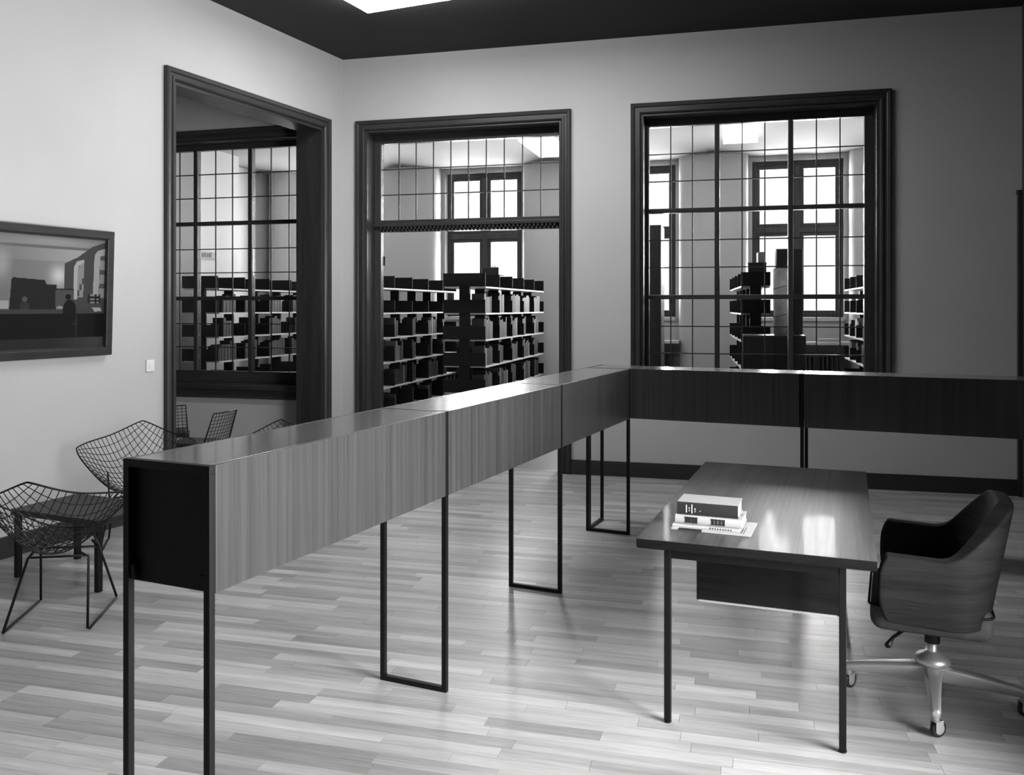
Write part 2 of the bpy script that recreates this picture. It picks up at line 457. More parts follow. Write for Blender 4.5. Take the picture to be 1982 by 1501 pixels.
def bb(name, x0, x1, y0, y1, a):
    o = struct(name, MB().box(x0, x1, y0, y1, 0, .125).box(x0, x1, y0 + (.006 if a == RB else 0), y1 - (0 if a == RB else .006), .125, .142), M_OAKB, a)
bb('baseboard_back', D2[1] + .10, D3[0] - .10, NB - .025, NB, RB)
mbx = MB().box(VL, VL + .025, UREAR, OP[0] - .10, 0, .14).box(VL, VL + .025, OP[1] + .10, 7.60, 0, .14)
struct('baseboard_left', mbx, M_OAKB, RA)

# windows of the stack room
for i, ec in enumerate(WF):
    r = empty('window_%d' % (4 + i), RB, ec, FARN + .12, 0); r['kind'] = 'structure'
    h = .6535; Z0, Z1 = 1.50, 3.865; zt = 2.82
    MB().box(-h, -h + .06, 0, .08, Z0, Z1).build('frame_side', M_FWIN, r, .004)
    MB().box(h - .06, h, 0, .08, Z0, Z1).build('frame_side', M_FWIN, r, .004)
    MB().box(-h + .06, h - .06, 0, .08, Z1 - .07, Z1).build('frame_head', M_FWIN, r, .004)
    MB().box(-h + .06, h - .06, 0, .08, Z0, Z0 + .05).build('frame_foot', M_FWIN, r, .004)
    MB().box(-.045, .045, -.01, .08, Z0 + .05, Z1 - .07).build('mullion', M_FWIN, r, .01)
    MB().box(-h + .06, h - .06, -.01, .08, zt - .045, zt + .045).build('transom_bar', M_FWIN, r, .01)
    for sx in (0, 1):
        for (za, zb) in ((Z0 + .05, zt - .045), (zt + .045, Z1 - .07)):
            xa, xb = ((-h + .06, -.045) if sx == 0 else (.045, h - .06)); q = .052
            s = MB().box(xa, xa + q, .01, .06, za, zb).box(xb - q, xb, .01, .06, za, zb).box(xa + q, xb - q, .01, .06, za, za + q).box(xa + q, xb - q, .01, .06, zb - q, zb).build('sash', M_FWIN, r, .004)
            MB().box(xa + q, xb - q, .034, .038, za + q, zb - q).build('pane', M_GLASS, s)
            if sx == 1 and za < 2: MB().box(xa + .02, xa + .03, -.03, .012, 2.02, 2.08).build('handle', M_CHROME, s)
    MB().box(-h - .08, h + .08, -.62, .0, 1.105, 1.15).build('window_ledge', M_SILL, r, .006)
    MB().box(-h, h, -.16, .02, 1.44, 1.50).build('window_sill', M_SILL, r, .006)
# windows of the reading room
for i, (uc, w) in enumerate(WR):
    r = empty('window_%d' % (9 + i), RA, VR + .36, uc, 0, -math.pi / 2); r['kind'] = 'structure'
    h = w / 2
    for x in (-h, h - .06): MB().box(x, x + .06, 0, .07, ZR0, ZR1).build('frame_side', M_OAK, r, .004)
    for z in (ZR0, ZR1 - .06): MB().box(-h + .06, h - .06, 0, .07, z, z + .06).build('frame_rail', M_OAKH, r, .004)
    MB().box(-.04, .04, 0, .07, ZR0 + .06, ZR1 - .06).build('mullion', M_OAK, r, .004)
    MB().box(-h + .06, h - .06, 0, .07, 2.04, 2.12).build('transom_bar', M_OAKH, r, .004)
    for (xa, xb) in ((-h + .06, -.04), (.04, h - .06)):
        for (za, zb) in ((ZR0 + .06, 2.04), (2.12, ZR1 - .06)):
            MB().box(xa, xb, .033, .037, za, zb).build('pane', M_GLASS, r)
    MB().box(-h + .002, h - .002, -.38, 0, ZR0 + .001, ZR0 + .03).build('window_sill', M_OAKH, r, .006)

# ------------------------------------------------------------------ counter: veneered boxes hung in black steel frames
CV0, CV1, CZ0, CZ1, TB = -2.082, -1.752, .842, 1.203, .022
def steel_frame(label, x, y, rot, w=.33):
    t = thing('counter_stand', label, 'stand', RA, x, y, 0, rot, 'steel stands of the counter')     # local x along the frame
    MB().box(0, TB, 0, TB, TB, CZ1 - TB).build('leg', M_STEEL, t, .001)
    MB().box(w - TB, w, 0, TB, TB, CZ1 - TB).build('leg', M_STEEL, t, .001)
    MB().box(0, w, 0, TB, 0, TB).build('foot_bar', M_STEEL, t, .001)
    MB().box(0, w, 0, TB, CZ1 - TB, CZ1 + .001).build('top_bar', M_STEEL, t, .001)
    for xx in (TB, w - TB - .018):
        MB().box(xx, xx + .018, .004, TB - .004, CZ0 + .01, CZ0 + .05).build('fixing_tab', M_STEEL, t)
    return t
UF = [1.872, 3.268, 4.664, 6.064]
FL = ['black steel stand at the near end of the counter, feet below the picture edge',
      'black steel stand under the first joint of the long counter arm, nearest whole frame',
      'black steel stand under the second joint of the long counter arm, beside the desk',
      'black steel stand at the inner corner where the long counter arm ends']
for y, l in zip(UF, FL): steel_frame(l, CV0, y, 0)
steel_frame('black steel stand at the outer corner, turned under the rear counter arm', CV0 + TB, 6.095, math.pi / 2)
steel_frame('black steel stand at the joint of the rear counter arm, behind the desk', -.556, 6.095, math.pi / 2)
steel_frame('black steel stand at the far right end of the rear counter arm', .945, 6.095, math.pi / 2)
def unit(label, x0, y0, L, rot, endmat=M_BLACKWOOD, cross=False):
    t = thing('counter_unit', label, 'counter', RA, x0, y0, CZ0, rot, 'veneered boxes of the counter')
    w = CV1 - CV0; h = CZ1 - CZ0; p = .018
    MB().box(p, w - p, 0, L, h - p, h).build('top_panel', M_VENT, t, .0008)
    MB().box(w - p, w, 0, L, 0, h).build('front_panel', M_VEN, t, .0008)
    MB().box(0, p, 0, L, 0, h).build('back_panel', M_VEN, t, .0008)
    MB().box(p, w - p, .012, L - .012, .004, p).build('bottom_panel', M_BLACKWOOD, t, .0008)
    MB().box(.0, w, -.0026, 0, .0, h).build('end_panel', endmat, t, .0008)
    MB().box(p, w - p, L - .004 - p, L - .001, .0, h - p).build('end_panel', endmat, t, .0008)
    return t
ga = TB + .003
UL = ['teak veneered counter box nearest the camera, on the long arm', 'middle teak veneered counter box of the long arm, with window reflections on top',
      'farthest and smallest looking teak counter box of the long arm, by the corner']
for i in range(3): unit(UL[i], CV0, UF[i] + ga, UF[i + 1] - UF[i] - ga - .003, 0)
def unit_x(label, x0, L):      # rear arm, running along v: local y along v
    return unit(label, x0 + L, 6.095, L, math.pi / 2)
unit_x('dark shaded counter box of the rear arm beneath the large leaded window', CV0 + TB + .003, 1.472)
unit_x('paler counter box of the rear arm, cut by the right picture edge', -.553, 1.47)

# ------------------------------------------------------------------ desk
DW, DL, DH = .885, 1.83, .73
ang = math.atan2(.090, 1.83)
desk = thing('writing_desk', 'teak topped writing desk on black steel legs in front of the rear counter arm', 'desk', RA, -.4975, 3.374, 0, ang)
MB().box(-DW/2, DW/2, 0, DL, DH - .034, DH - .0015).build('table_top', M_DESKE, desk, .001)
MB().box(-DW/2 + .0005, DW/2 - .0005, .0005, DL - .0005, DH - .0016, DH).build('top_veneer', M_DESK, desk)
MB().box(-DW/2 + .002, DW/2 - .002, .002, DL - .002, DH - .038, DH - .034).build('top_underside', M_DESKE, desk)
for sx in (-1, 1):
    for y in (.028, DL - .028 - .026):
        x = sx * .325
        MB().box(x - .013, x + .013, y, y + .026, .008, DH - .038).build('leg', M_STEEL, desk, .002)
        MB().lathe([(.013, 0), (.015, .003), (.015, .008)], x, y + .013, 14).build('foot', M_STEEL, desk)
for y in (.030, DL - .052): MB().box(-.312, .312, y, y + .022, DH - .075, DH - .038).build('end_rail', M_STEEL, desk, .001)
for sx in (-1, 1): MB().box(sx*.325 - .011, sx*.325 + .011, .056, DL - .056, DH - .075, DH - .038).build('side_rail', M_STEEL, desk, .001)
box = MB().box(-.235, .315, .185, .66, .452, DH - .078).build('drawer_case', M_DESKE, desk, .003)
MB().box(.315, .332, .19, .655, .462, .552).build('drawer_front', M_DESKE, box, .002)
MB().box(.315, .332, .19, .655, .556, .646).build('drawer_front', M_DESKE, box, .002)
MB().box(-.225, .305, .179, .185, .448, .456).build('edge_strip', M_CHROME, box)

def dpt(px, py, z):            # the desk's things stand at measured places on its top
    y = (EYE - z) * F / (py - HOR); return ((px - CX) / F * y, y)
# things on the desk: magazine below, light book, dark book on top
def at_desk(name, label, cat, x, y, z, rot):
    o = bpy.data.objects.new(name, None); o.location = (x, y, z); o.rotation_euler = (0, 0, rot); COL.objects.link(o); o.empty_display_size = .05
    return tag(o, label, cat, 'papers and books on the desk')
ca, sa = math.cos, math.sin
RBK = RA + ang + math.radians(-1.5)
bx, by = dpt(1383, 1021, DH)
mg = at_desk('magazine', 'white printed magazine lying at the bottom of the small pile on the desk', 'magazine', bx, by, DH + .0005, RBK)
MB().box(-.160, .160, -.105, .115, 0, .005).build('page_block', M_PAPER, mg, .001)
MB().box(-.161, .161, -.106, .116, .005, .0058).build('cover', M_PAPER, mg)
MB().box(-.130, -.035, -.1065, -.086, .0015, .0063).build('printed_bar', M_INK, mg)
MB().box(.118, .121, -.085, .0, .0058, .0062).box(.128, .130, -.085, .02, .0058, .0062).box(.0, .10, -.060, -.052, .0058, .0062).build('printed_lines', M_INK, mg)
br = at_desk('brochure', 'thin white brochure between the magazine and the light book on the desk', 'brochure', bx - .012, by + .022, DH + .0067, RBK)
MB().box(-.145, .128, -.085, .095, 0, .007).build('cover', M_PAPER, br, .002)
m = MB()
for k in range(9): m.box(.01 + k*.0105, .0155 + k*.0105, -.0852, -.084, .001, .006)
m.build('printed_letters', M_INK, br)
def book(nm, label, x, y, z, rot, L, D, T, cm, round_=.006, quarter=False):
    b = at_desk(nm, label, 'book', x, y, z, rot)
    n = 10; poly = []                                   # rounded spine facing -y
    for k in range(n + 1):
        th = -math.pi/2 + math.pi * k / n
        poly.append((-D/2 - round_ * math.cos(th), T/2 + (T/2) * math.sin(th)))
    outer = [(D/2, 0)] + [(-D/2, 0)] + poly[1:-1] + [(-D/2, T), (D/2, T)]
    inner = [(D/2, T - .0025), (-D/2 + .003, T - .0025)] + [(-D/2 + .003 - round_*.5*math.cos(-math.pi/2 + math.pi*k/6), T/2 - (T/2 - .003)*math.sin(-math.pi/2 + math.pi*k/6)) for k in range(1, 6)] + [(-D/2 + .003, .0025), (D/2, .0025)]
    loop = outer + inner; m = MB(); q = len(loop)
    m.v = [(-L/2, yy, zz) for yy, zz in loop] + [(L/2, yy, zz) for yy, zz in loop]
    m.f = [tuple(range(q)), tuple(range(2*q - 1, q - 1, -1))] + [(k, (k+1) % q, q + (k+1) % q, q + k) for k in range(q)]
    if not quarter: m.build('cover', cm, b, 0)
    else:
        m2 = MB(); keep = [(yy, zz) for yy, zz in outer if yy < D/2 - .001]; keep = [(-D/2 + .022, 0)] + keep + [(-D/2 + .022, T)]
        inn = [(yy, zz) for yy, zz in inner if yy < D/2 - .001]; lp = keep + [(-D/2 + .022, T - .0025)] + inn + [(-D/2 + .022, .0025)]; q = len(lp)
        m2.v = [(-L/2, yy, zz) for yy, zz in lp] + [(L/2, yy, zz) for yy, zz in lp]
        m2.f = [tuple(range(q)), tuple(range(2*q - 1, q - 1, -1))] + [(k, (k+1) % q, q + (k+1) % q, q + k) for k in range(q)]
        m2.build('spine', cm, b, 0)
        for zz in (0, T - .0025): MB().box(-L/2, L/2, -D/2 + .022, D/2, zz, zz + .0025).build('board', M_BOOKL, b)
        MB().box(-L/2 + .001, L/2 - .001, -D/2 + .002, -D/2 + .022, T, T + .0004).build('board_edge', M_BOOKL, b)
    MB().box(-L/2 + .004, L/2 - .004, -D/2 + .004, D/2 - .004, .0026, T - .0026).build('page_block', M_PAGES, b)
    return b
RB1 = RBK
b1 = book('book', 'light cloth book with dark title bands on its spine, in the desk pile', bx - .002, by + .046, DH + .0140, RB1, .272, .165, .036, M_BOOKL, .009)
for xc, wd in ((-.068, .040), (.042, .044)):
    m = MB(); k = 0
    for dx in (-.5, -.17, .17, .5):
        x = xc + dx * wd; m.box(x - .0055, x + .0055, -.0925, -.0900, .006, .031)
    m.box(xc - wd/2, xc + wd/2, -.0920, -.0895, .009, .012); m.box(xc - wd/2, xc + wd/2, -.0920, -.0895, .026, .029)
    m.build('title_band', M_INK, b1)
MB().box(.095, .130, -.02, .03, .036, .0364).build('sticker', M_SIGN, b1)
b2 = book('book', 'thick dark book with small bright lettering lying on top of the desk pile', bx - .006, by + .055, DH + .0504, RB1 + .02, .250, .160, .052, M_BOOKD, .006, True)
for (x, z0, z1) in ((-.085, .010, .042), (-.073, .016, .021), (-.073, .026, .032), (-.062, .008, .045), (-.049, .014, .018), (-.049, .022, .030), (-.028, .018, .021)):
    MB().box(x - .0022, x + .0022, -.0868, -.0850, z0, z1).build('lettering', M_GOLD, b2)

# ------------------------------------------------------------------ swivel chair
ch = thing('swivel_chair', 'upholstered swivel armchair on a polished four star base with casters beside the desk', 'chair', RA, .145, 4.02, 0, math.pi / 2)
nt_, nw = 40, 9
def shell_pt(t, w):
    s = abs(t); sg = 1 if t >= 0 else -1            # t: -1..1 round the tub, 0 at the back
    if s > .5:
        k = (s - .5) / .5; x = .292 + .006*k; y = -.05 + k * .255
    else:
        th = s / .5 * math.pi / 2; x = .292 * math.sin(th) ** .85; y = -.05 - .125 * max(0, math.cos(th)) ** .9
    b = max(0.0, 1 - s / .56); bk = b * b * (3 - 2*b)
    bk = min(1, bk * 1.25)
    top = .672 + .008*min(1, max(0, (s - .5)/.5)) + .205 * bk
    bot = .405 + .012*max(0,(s-.5)/.5)
    z = bot + (top - bot) * w
    lean = (z - .40)
    y2 = y - lean * (.18 * bk)
    x2 = sg * x * (1 + .05 * lean * 2)
    if s > .9: y2 += -.10 * (s - .9) / .1 * (abs(w - .5) * 2) ** 3 * .3
    return (x2, y2, z)
m = MB()
for i in range(nt_ + 1):
    for j in range(nw + 1): m.v.append(shell_pt(-1 + 2*i/nt_, j/nw))
for i in range(nt_):
    for j in range(nw): m.f.append((i*(nw+1) + j, (i+1)*(nw+1) + j, (i+1)*(nw+1) + j + 1, i*(nw+1) + j + 1))
o = m.build('tub_shell', M_FABRIC, ch, 0, True)
sd = o.modifiers.new('thick', 'SOLIDIFY'); sd.thickness = .066; sd.offset = 0
bv = o.modifiers.new('bevel', 'BEVEL'); bv.width = .020; bv.segments = 3; bv.limit_method = 'ANGLE'; bv.angle_limit = math.radians(50)
so = o.modifiers.new('smooth', 'SUBSURF'); so.levels = 1; so.render_levels = 1
MB().box(-.255, .255, -.205, .235, .350, .480).build('seat_cushion', M_FABRICT, ch, .045, True, 4)
m = MB(); pts = []
for (cx_, cy_, a0) in ((.208, .19, 0), (-.208, .19, 90), (-.208, -.158, 180), (.208, -.158, 270)):
    for k in range(7):
        th = math.radians(a0 + k*15); pts.append((cx_ + .05*math.cos(th), cy_ + .05*math.sin(th), .452))
m.tube(pts, .005, 6, closed=True).build('piping', M_FABRIC, ch, 0, True)
MB().box(-.14, .14, -.16, .16, .322, .348).build('seat_plate', M_STEEL, ch, .004)
MB().tube([(-.10, .10, .325), (-.17, .15, .305), (-.235, .17, .292)], [.006, .007, .012], 8).build('tilt_lever', M_STEEL, ch, 0, True)
MB().lathe([(.030, .250), (.030, .322), (.036, .322), (.036, .333)], n=20).build('sleeve', M_STEEL, ch, 0, False)
MB().lathe([(.019, .16), (.019, .26)], n=18).build('column', M_CHROME, ch, 0, True)
MB().lathe([(.030, .158), (.062, .160), (.070, .170), (.070, .182), (.058, .197), (.034, .206), (.030, .212), (.020, .214)], n=32).build('hub_cap', M_CHROME, ch, 0, True)
MB().lathe([(.048, .112), (.056, .150), (.060, .158)], n=28).build('hub', M_CHROME, ch, 0, True)
wheel_src = MB().lathe([(.014, -.008), (.029, -.010), (.033, -.006), (.033, .006), (.029, .010), (.014, .008)], axis='x', n=24).mesh('wheel', M_TYRE)
disc_src = MB().lathe([(.004, -.013), (.021, -.0105), (.021, .0105), (.004, .013)], axis='x', n=20).mesh('wheel_disc', M_CHROME)
for p in wheel_src.polygons: p.use_smooth = True
for k in range(4):
    a = k * math.pi / 2; c, s = math.cos(a), math.sin(a)
    def R(x, y, z): return (c*x - s*y, s*x + c*y, z)
    m = MB(); ring = []
    secs = [(.035, .040, .098, .164), (.10, .034, .094, .156), (.20, .026, .088, .140), (.29, .021, .082, .122), (.335, .020, .080, .114), (.348, .012, .084, .108)]
    for (d, hw, za, zb) in secs:
        b = len(m.v); m.v += [R(-hw*.8, d, za), R(hw*.8, d, za), R(hw, d, zb - .010), R(hw*.6, d, zb), R(-hw*.6, d, zb), R(-hw, d, zb - .010)]; ring.append(b)
    for q in range(len(ring) - 1):
        for k2 in range(6): m.f.append((ring[q] + k2, ring[q] + (k2+1) % 6, ring[q+1] + (k2+1) % 6, ring[q+1] + k2))
    m.f.append(tuple(ring[0] + z for z in range(6))); m.f.append(tuple(ring[-1] + z for z in range(6)))
    lg = m.build('star_leg', M_CHROME, ch, .003, True)
    MB().lathe([(.013, .062), (.015, .10)], R(0, .328, 0)[0], R(0, .328, 0)[1], 14).build('caster_stem', M_CHROME, lg, 0, True)
    fk = MB().box(-.017, -.013, -.012, .024, .026, .066).box(.013, .017, -.012, .024, .026, .066).box(-.017, .017, -.012, .016, .060, .066).build('caster_fork', M_CHROME, ch, .002)
    px, py, _ = R(0, .328, 0); fk.location = (px, py, 0); fa = math.radians((-58, -72, -80, -40)[k] - 66.2); fk.rotation_euler = (0, 0, fa)
    linked(wheel_src, 'wheel', fk, (0, .012, .033)); linked(disc_src, 'wheel_disc', fk, (0, .012, .033))

# ------------------------------------------------------------------ wire chairs
def lerp_curve(P, t):
    for i in range(len(P) - 1):
        if t <= P[i+1][0] or i == len(P) - 2:
            # smooth Catmull-Rom through the points
            p0 = P[max(i-1, 0)]; p1 = P[i]; p2 = P[i+1]; p3 = P[min(i+2, len(P)-1)]
            k = (t - p1[0]) / (p2[0] - p1[0]); out = []
            for c in range(1, len(p1)):
                m1 = (p2[c] - p0[c]) / max(1e-6, p2[0] - p0[0]) * (p2[0] - p1[0]); m2 = (p3[c] - p1[c]) / max(1e-6, p3[0] - p1[0]) * (p2[0] - p1[0])
                k2, k3 = k*k, k*k*k
                out.append((2*k3 - 3*k2 + 1)*p1[c] + (k3 - 2*k2 + k)*m1 + (-2*k3 + 3*k2)*p2[c] + (k3 - k2)*m2)
            return out
PRO = [(0, .36, .425), (.22, .17, .385), (.42, -.04, .365), (.58, -.19, .42), (.75, -.29, .57), (1, -.43, .87)]
def dia(p, q):
    cp, cq = 2*p - 1, 2*q - 1
    k = 1 - .10 * (abs(cp) * abs(cq)) ** 2.5 + .06 * (cp*cp*(1 - cq*cq) + cq*cq*(1 - cp*cp))
    p2, q2 = .5 + cp*k/2, .5 + cq*k/2
    a = q2 - p2; b = (p2 + q2) / 2
    y, z = lerp_curve(PRO, b); y -= .07
    x = .455 * a * (1 - .06*abs(a))
    aa = min(1, abs(a)); z2 = z + .31 * aa*aa*(2 - aa*aa) * (1 - .2*abs(2*b - 1))
    y2 = y + .10 * abs(a) ** 2
    return (x, y2, z2)
def diamond_chair():
    t = empty('wire_chair'); NW = 18
    m = MB()
    for i in range(1, NW):
        k = i / NW
        m.tube([dia(k, j/26) for j in range(27)], .0024, 5, caps=False)
        m.tube([dia(j/26, k) for j in range(27)], .0024, 5, caps=False)
    g_ = m.build('wire_grid', M_WIRE, t, 0, True); g_['kind'] = 'stuff'
    edge = [dia(j/26, 0) for j in range(26)] + [dia(1, j/26) for j in range(26)] + [dia(1 - j/26, 1) for j in range(26)] + [dia(0, 1 - j/26) for j in range(26)]
    MB().tube(edge, .005, 6, closed=True).build('rim_wire', M_WIRE, t, 0, True)
    for sx in (-1, 1):
        MB().tube([(sx*.11, .12, .372), (sx*.15, .12, .33), (sx*.20, .26, .012), (sx*.205, .245, .007), (sx*.205, -.225, .007), (sx*.20, -.24, .012), (sx*.15, -.06, .33), (sx*.11, -.10, .372)], .007, 8).build('sled_leg', M_WIRE, t, 0, True)
    MB().tube([(-.15, .12, .335), (.15, .12, .335)], .006, 8).build('cross_bar', M_WIRE, t, 0, True)
    MB().tube([(-.15, -.06, .335), (.15, -.06, .335)], .006, 8).build('cross_bar', M_WIRE, t, 0, True)
    for sx in (-1, 1):
        MB().tube([(sx*.15, .12, .335), dia(.5 - sx*.22, .5 + sx*.22)], .006, 8).build('wing_stay', M_WIRE, t, 0, True)
    return t
proto = diamond_chair()
spots = [(-2.40, 4.62, math.radians(9), 'black wire diamond chair seen from behind at the lower left corner'),
         (-2.59, 5.96, math.radians(198), 'black wire diamond chair with its open side turned to us, against the white wall'),
         (-1.60, 6.02, math.radians(196), 'black wire diamond chair mostly hidden behind the counter, only its top edge showing')]
for i, (x, y, rz, lab) in enumerate(spots):
    o = proto if i == 0 else copy_tree(proto)
    o.location = (x, y, 0); o.rotation_euler = (0, 0, rz); tag(o, lab, 'chair', 'wire diamond chairs')
def side_chair():
    t = empty('wire_side_chair'); m = MB()
    def bk(i, j): return ((-.20 + .40*i) * (1 - .10*j), -.20 - .10*j - .03*(1 - abs(2*i - 1)**2), .43 + .31*j)
    def st(i, j): return (-.21 + .42*i, -.20 + .42*j, .435 - .02*math.sin(j*3.1))
    for k in range(11):
        m.tube([bk(k/10, j/8) for j in range(9)], .0026, 5, caps=False); m.tube([bk(j/8, k/10) for j in range(9)], .0026, 5, caps=False)
    m.build('wire_back', M_WIRE, t, 0, True)['kind'] = 'stuff'
    m = MB()
    for k in range(11):
        m.tube([st(k/10, j/8) for j in range(9)], .0026, 5, caps=False); m.tube([st(j/8, k/10) for j in range(9)], .0026, 5, caps=False)
    m.build('wire_seat', M_WIRE, t, 0, True)['kind'] = 'stuff'
    MB().tube([bk(0, 0), bk(0, .5), bk(0, 1), bk(.5, 1), bk(1, 1), bk(1, .5), bk(1, 0)], .006, 6).build('back_rim', M_WIRE, t, 0, True)
    MB().box(-.19, .19, -.17, .20, .442, .472).build('seat_pad', M_INK, t, .012)
    for sx in (-1, 1):
        MB().tube([(sx*.16, .12, .425), (sx*.21, .20, .008), (sx*.21, -.22, .008), (sx*.16, -.12, .425)], .007, 8).build('sled_leg', M_WIRE, t, 0, True)
    return t
p2 = side_chair()
for i, (x, y, rz, lab) in enumerate([(-2.79, 7.62, math.radians(76), 'black wire side chair whose slanted back shows in the wide opening'),
                                     (-3.30, 8.25, math.radians(20), 'black wire side chair half hidden by the left casing of the wide opening')]):
    o = p2 if i == 0 else copy_tree(p2)
    o.location = (x, y, 0); o.rotation_euler = (0, 0, rz); tag(o, lab, 'chair', 'wire side chairs')
def low_table(label, a, x, y, rot, w, d, h):
    t = thing('low_table', label, 'table', a, x, y, 0, rot, 'low dark tables')
    MB().box(-w/2, w/2, -d/2, d/2, h - .035, h).build('table_top', M_DARKTOP, t, .003)
    for sx in (-1, 1):
        for sy in (-1, 1):
            MB().box(sx*(w/2 - .03) - .016, sx*(w/2 - .03) + .016, sy*(d/2 - .03) - .016, sy*(d/2 - .03) + .016, 0, h - .035).build('leg', M_STEEL, t, .001)
low_table('low black coffee table between the wire chairs at the left wall', RA, -4.56, 3.83, 0, .74, .48, .42)
low_table('low black table beyond the wide opening, below the leaded window', 0, -3.42, 7.55, .2, .46, .46, .46)

# ------------------------------------------------------------------ picture, switch
PU0, PU1, PZ0, PZ1 = 3.44, 4.672, 1.297, 2.208
pic = thing('framed_picture', 'dark framed picture of a panelled reading room hanging on the white wall', 'picture', RA, VL + .008, 0, 0, math.pi / 2)   # local x along wall
pic.rotation_euler = (math.radians(0), 0, RA + math.pi / 2)
fw, fd = .058, .045
def lean(z): return .0 - .030 * (z - PZ0) / (PZ1 - PZ0)
def fbox(x0, x1, z0, z1, d0, d1):
    m = MB(); m.box(x0, x1, 0, 1, z0, z1)
    m.v = [(x, (-d0 if y == 0 else -d1) + lean(z), z) for (x, y, z) in m.v]; return m
for nm, a in (('frame_rail', (PU0, PU1, PZ0, PZ0 + fw)), ('frame_rail', (PU0, PU1, PZ1 - fw, PZ1)), ('frame_stile', (PU0, PU0 + fw, PZ0 + fw, PZ1 - fw)), ('frame_stile', (PU1 - fw, PU1, PZ0 + fw, PZ1 - fw))):
    fbox(*a, 0, fd).build(nm, M_OAKB if nm == 'frame_stile' else M_OAKH, pic, .006)
for nm, a in (('slip_rail', (PU0 + fw, PU1 - fw, PZ0 + fw, PZ0 + fw + .012)), ('slip_rail', (PU0 + fw, PU1 - fw, PZ1 - fw - .012, PZ1 - fw))):
    fbox(*a, 0, fd - .014).build(nm, M_OAKH, pic)
def inp(x, y, poly):
    c = False; n = len(poly)
    for i in range(n):
        x1, y1 = poly[i]; x2, y2 = poly[i-1]
        if (y1 > y) != (y2 > y) and x < (x2 - x1) * (y - y1) / (y2 - y1) + x1: c = not c
    return c
def paint(x, y):               # x 0..1040, y 130..1400 in picture units; brightness of the printed image
    v = .34 + .12 * math.exp(-((x - 520)/380)**2) * math.exp(-((y - 200)/60)**2)
    if y > 250: v = .20
    if y > 285: v = .30 + .22 * max(0, min(1, x / 700))
    if y > 420: v = .26 + .10 * max(0, x/600)
    v += .55 * math.exp(-((x - 540)/85)**2 - ((y - 580)/100)**2) if y > 420 else 0
    if x < 80: v += .25 * math.exp(-((x + 20)/70)**2 - ((y - 480)/150)**2)
    if inp(x, y, [(600, 440), (740, 360), (900, 230), (1045, 170), (1045, 1000), (600, 1000)]): v = .085
    if inp(x, y, [(697, 845), (700, 470), (730, 410), (812, 385), (812, 460), (745, 470), (742, 845)]): v = .60
    if inp(x, y, [(742, 470), (812, 410), (806, 820), (740, 820)]): v = .38 if (int((y - 400)/68) + int((x - 740)/24)) % 5 else .10
    if inp(x, y, [(915, 780), (925, 330), (960, 275), (1045, 240), (1045, 320), (990, 340), (980, 780)]): v = .52
    if inp(x, y, [(990, 350), (1045, 320), (1045, 840), (985, 850)]): v = .40 if int((y - 330)/55) % 3 else .12
    if inp(x, y, [(70, 640), (85, 615), (395, 635), (412, 680), (520, 680), (520, 1005), (50, 1005)]): v = .022
    if 510 < x < 705 and 728 < y < 925: v = .11
    if 510 < x < 705 and 724 < y < 740: v = .01
    if x < 45 and 865 < y < 950: v = .55
    if (x - 200)**2 / 26**2 + (y - 850)**2 / 30**2 < 1: v = .13
    if (x - 200)**2 / 48**2 + (y - 930)**2 / 50**2 < 1: v = .05
    if 860 < x < 1000 and 785 < y < 890: v = .02 if (int((x - 910)/25) % 2 or int((y - 790)/20) % 2) else .35
    if y > 960: v = .075
    if y > 1005: v = .006
    if y > 1280: v = .035 + .05 * max(0, (x - 500)/500)
    if inp(x, y, [(905, 942), (1005, 940), (1022, 980), (940, 988)]): v = .55
    if inp(x, y, [(545, 920), (590, 930), (560, 955)]): v = .5
    if (x - 643)**2 + (y - 818)**2 < 31**2: v = .006
    if (x - 660)**2 / 72**2 + (y - 960)**2 / 110**2 < 1: v = .008
    if (700 < x < 742 and 1040 < y < 1340 and (x > 730 or 1115 < y < 1130)): v = .05
    return max(.003, v * .52)
nx, nz = 280, 200
cx0, cx1, cz0, cz1 = PU0 + fw, PU1 - fw, PZ0 + fw + .01, PZ1 - fw - .01
m = MB(); tn = []
for j in range(nz):
    for i in range(nx):
        xa, xb = cx0 + (cx1 - cx0)*i/nx, cx0 + (cx1 - cx0)*(i+1)/nx; za, zb = cz0 + (cz1 - cz0)*j/nz, cz0 + (cz1 - cz0)*(j+1)/nz
        uu = (xa + xb)/2
        # local x runs along the wall away from us; the image's right edge is the far edge
        X = 1043 * (uu - 3.83) / (cx1 - 3.83); Y = 1395 - 1250 * (j + .5)/nz
        m.quad(*[(q, -.012 + lean(z), z) for q, z in ((xa, za), (xb, za), (xb, zb), (xa, zb))]); tn.append(paint(X, Y))
mp_, ntp, bp_ = nodes('picture_print'); at_ = ntp.nodes.new('ShaderNodeAttribute'); at_.attribute_name = 'tone'
ntp.links.new(at_.outputs['Fac'], bp_.inputs['Base Color']); bp_.inputs['Roughness'].default_value = .35
o = m.build('canvas', mp_, pic)
o.data.attributes.new('tone', 'FLOAT', 'FACE').data.foreach_set('value', tn)
fbox(PU0 + .01, PU1 - .01, PZ0 + .01, PZ1 - .01, .002, .010).build('backing_board', M_BLACKWOOD, pic)
sw = thing('light_switch', 'small white light switch plate on the wall beside the wide opening', 'switch', RA, VL, 5.075, 1.19, math.pi / 2)
MB().box(-.040, .040, -.010, 0, -.046, .046).build('plate', M_SWITCH, sw, .003)
MB().box(-.015, .015, -.014, -.010, -.022, .022).build('rocker', M_SWITCH, sw, .002)

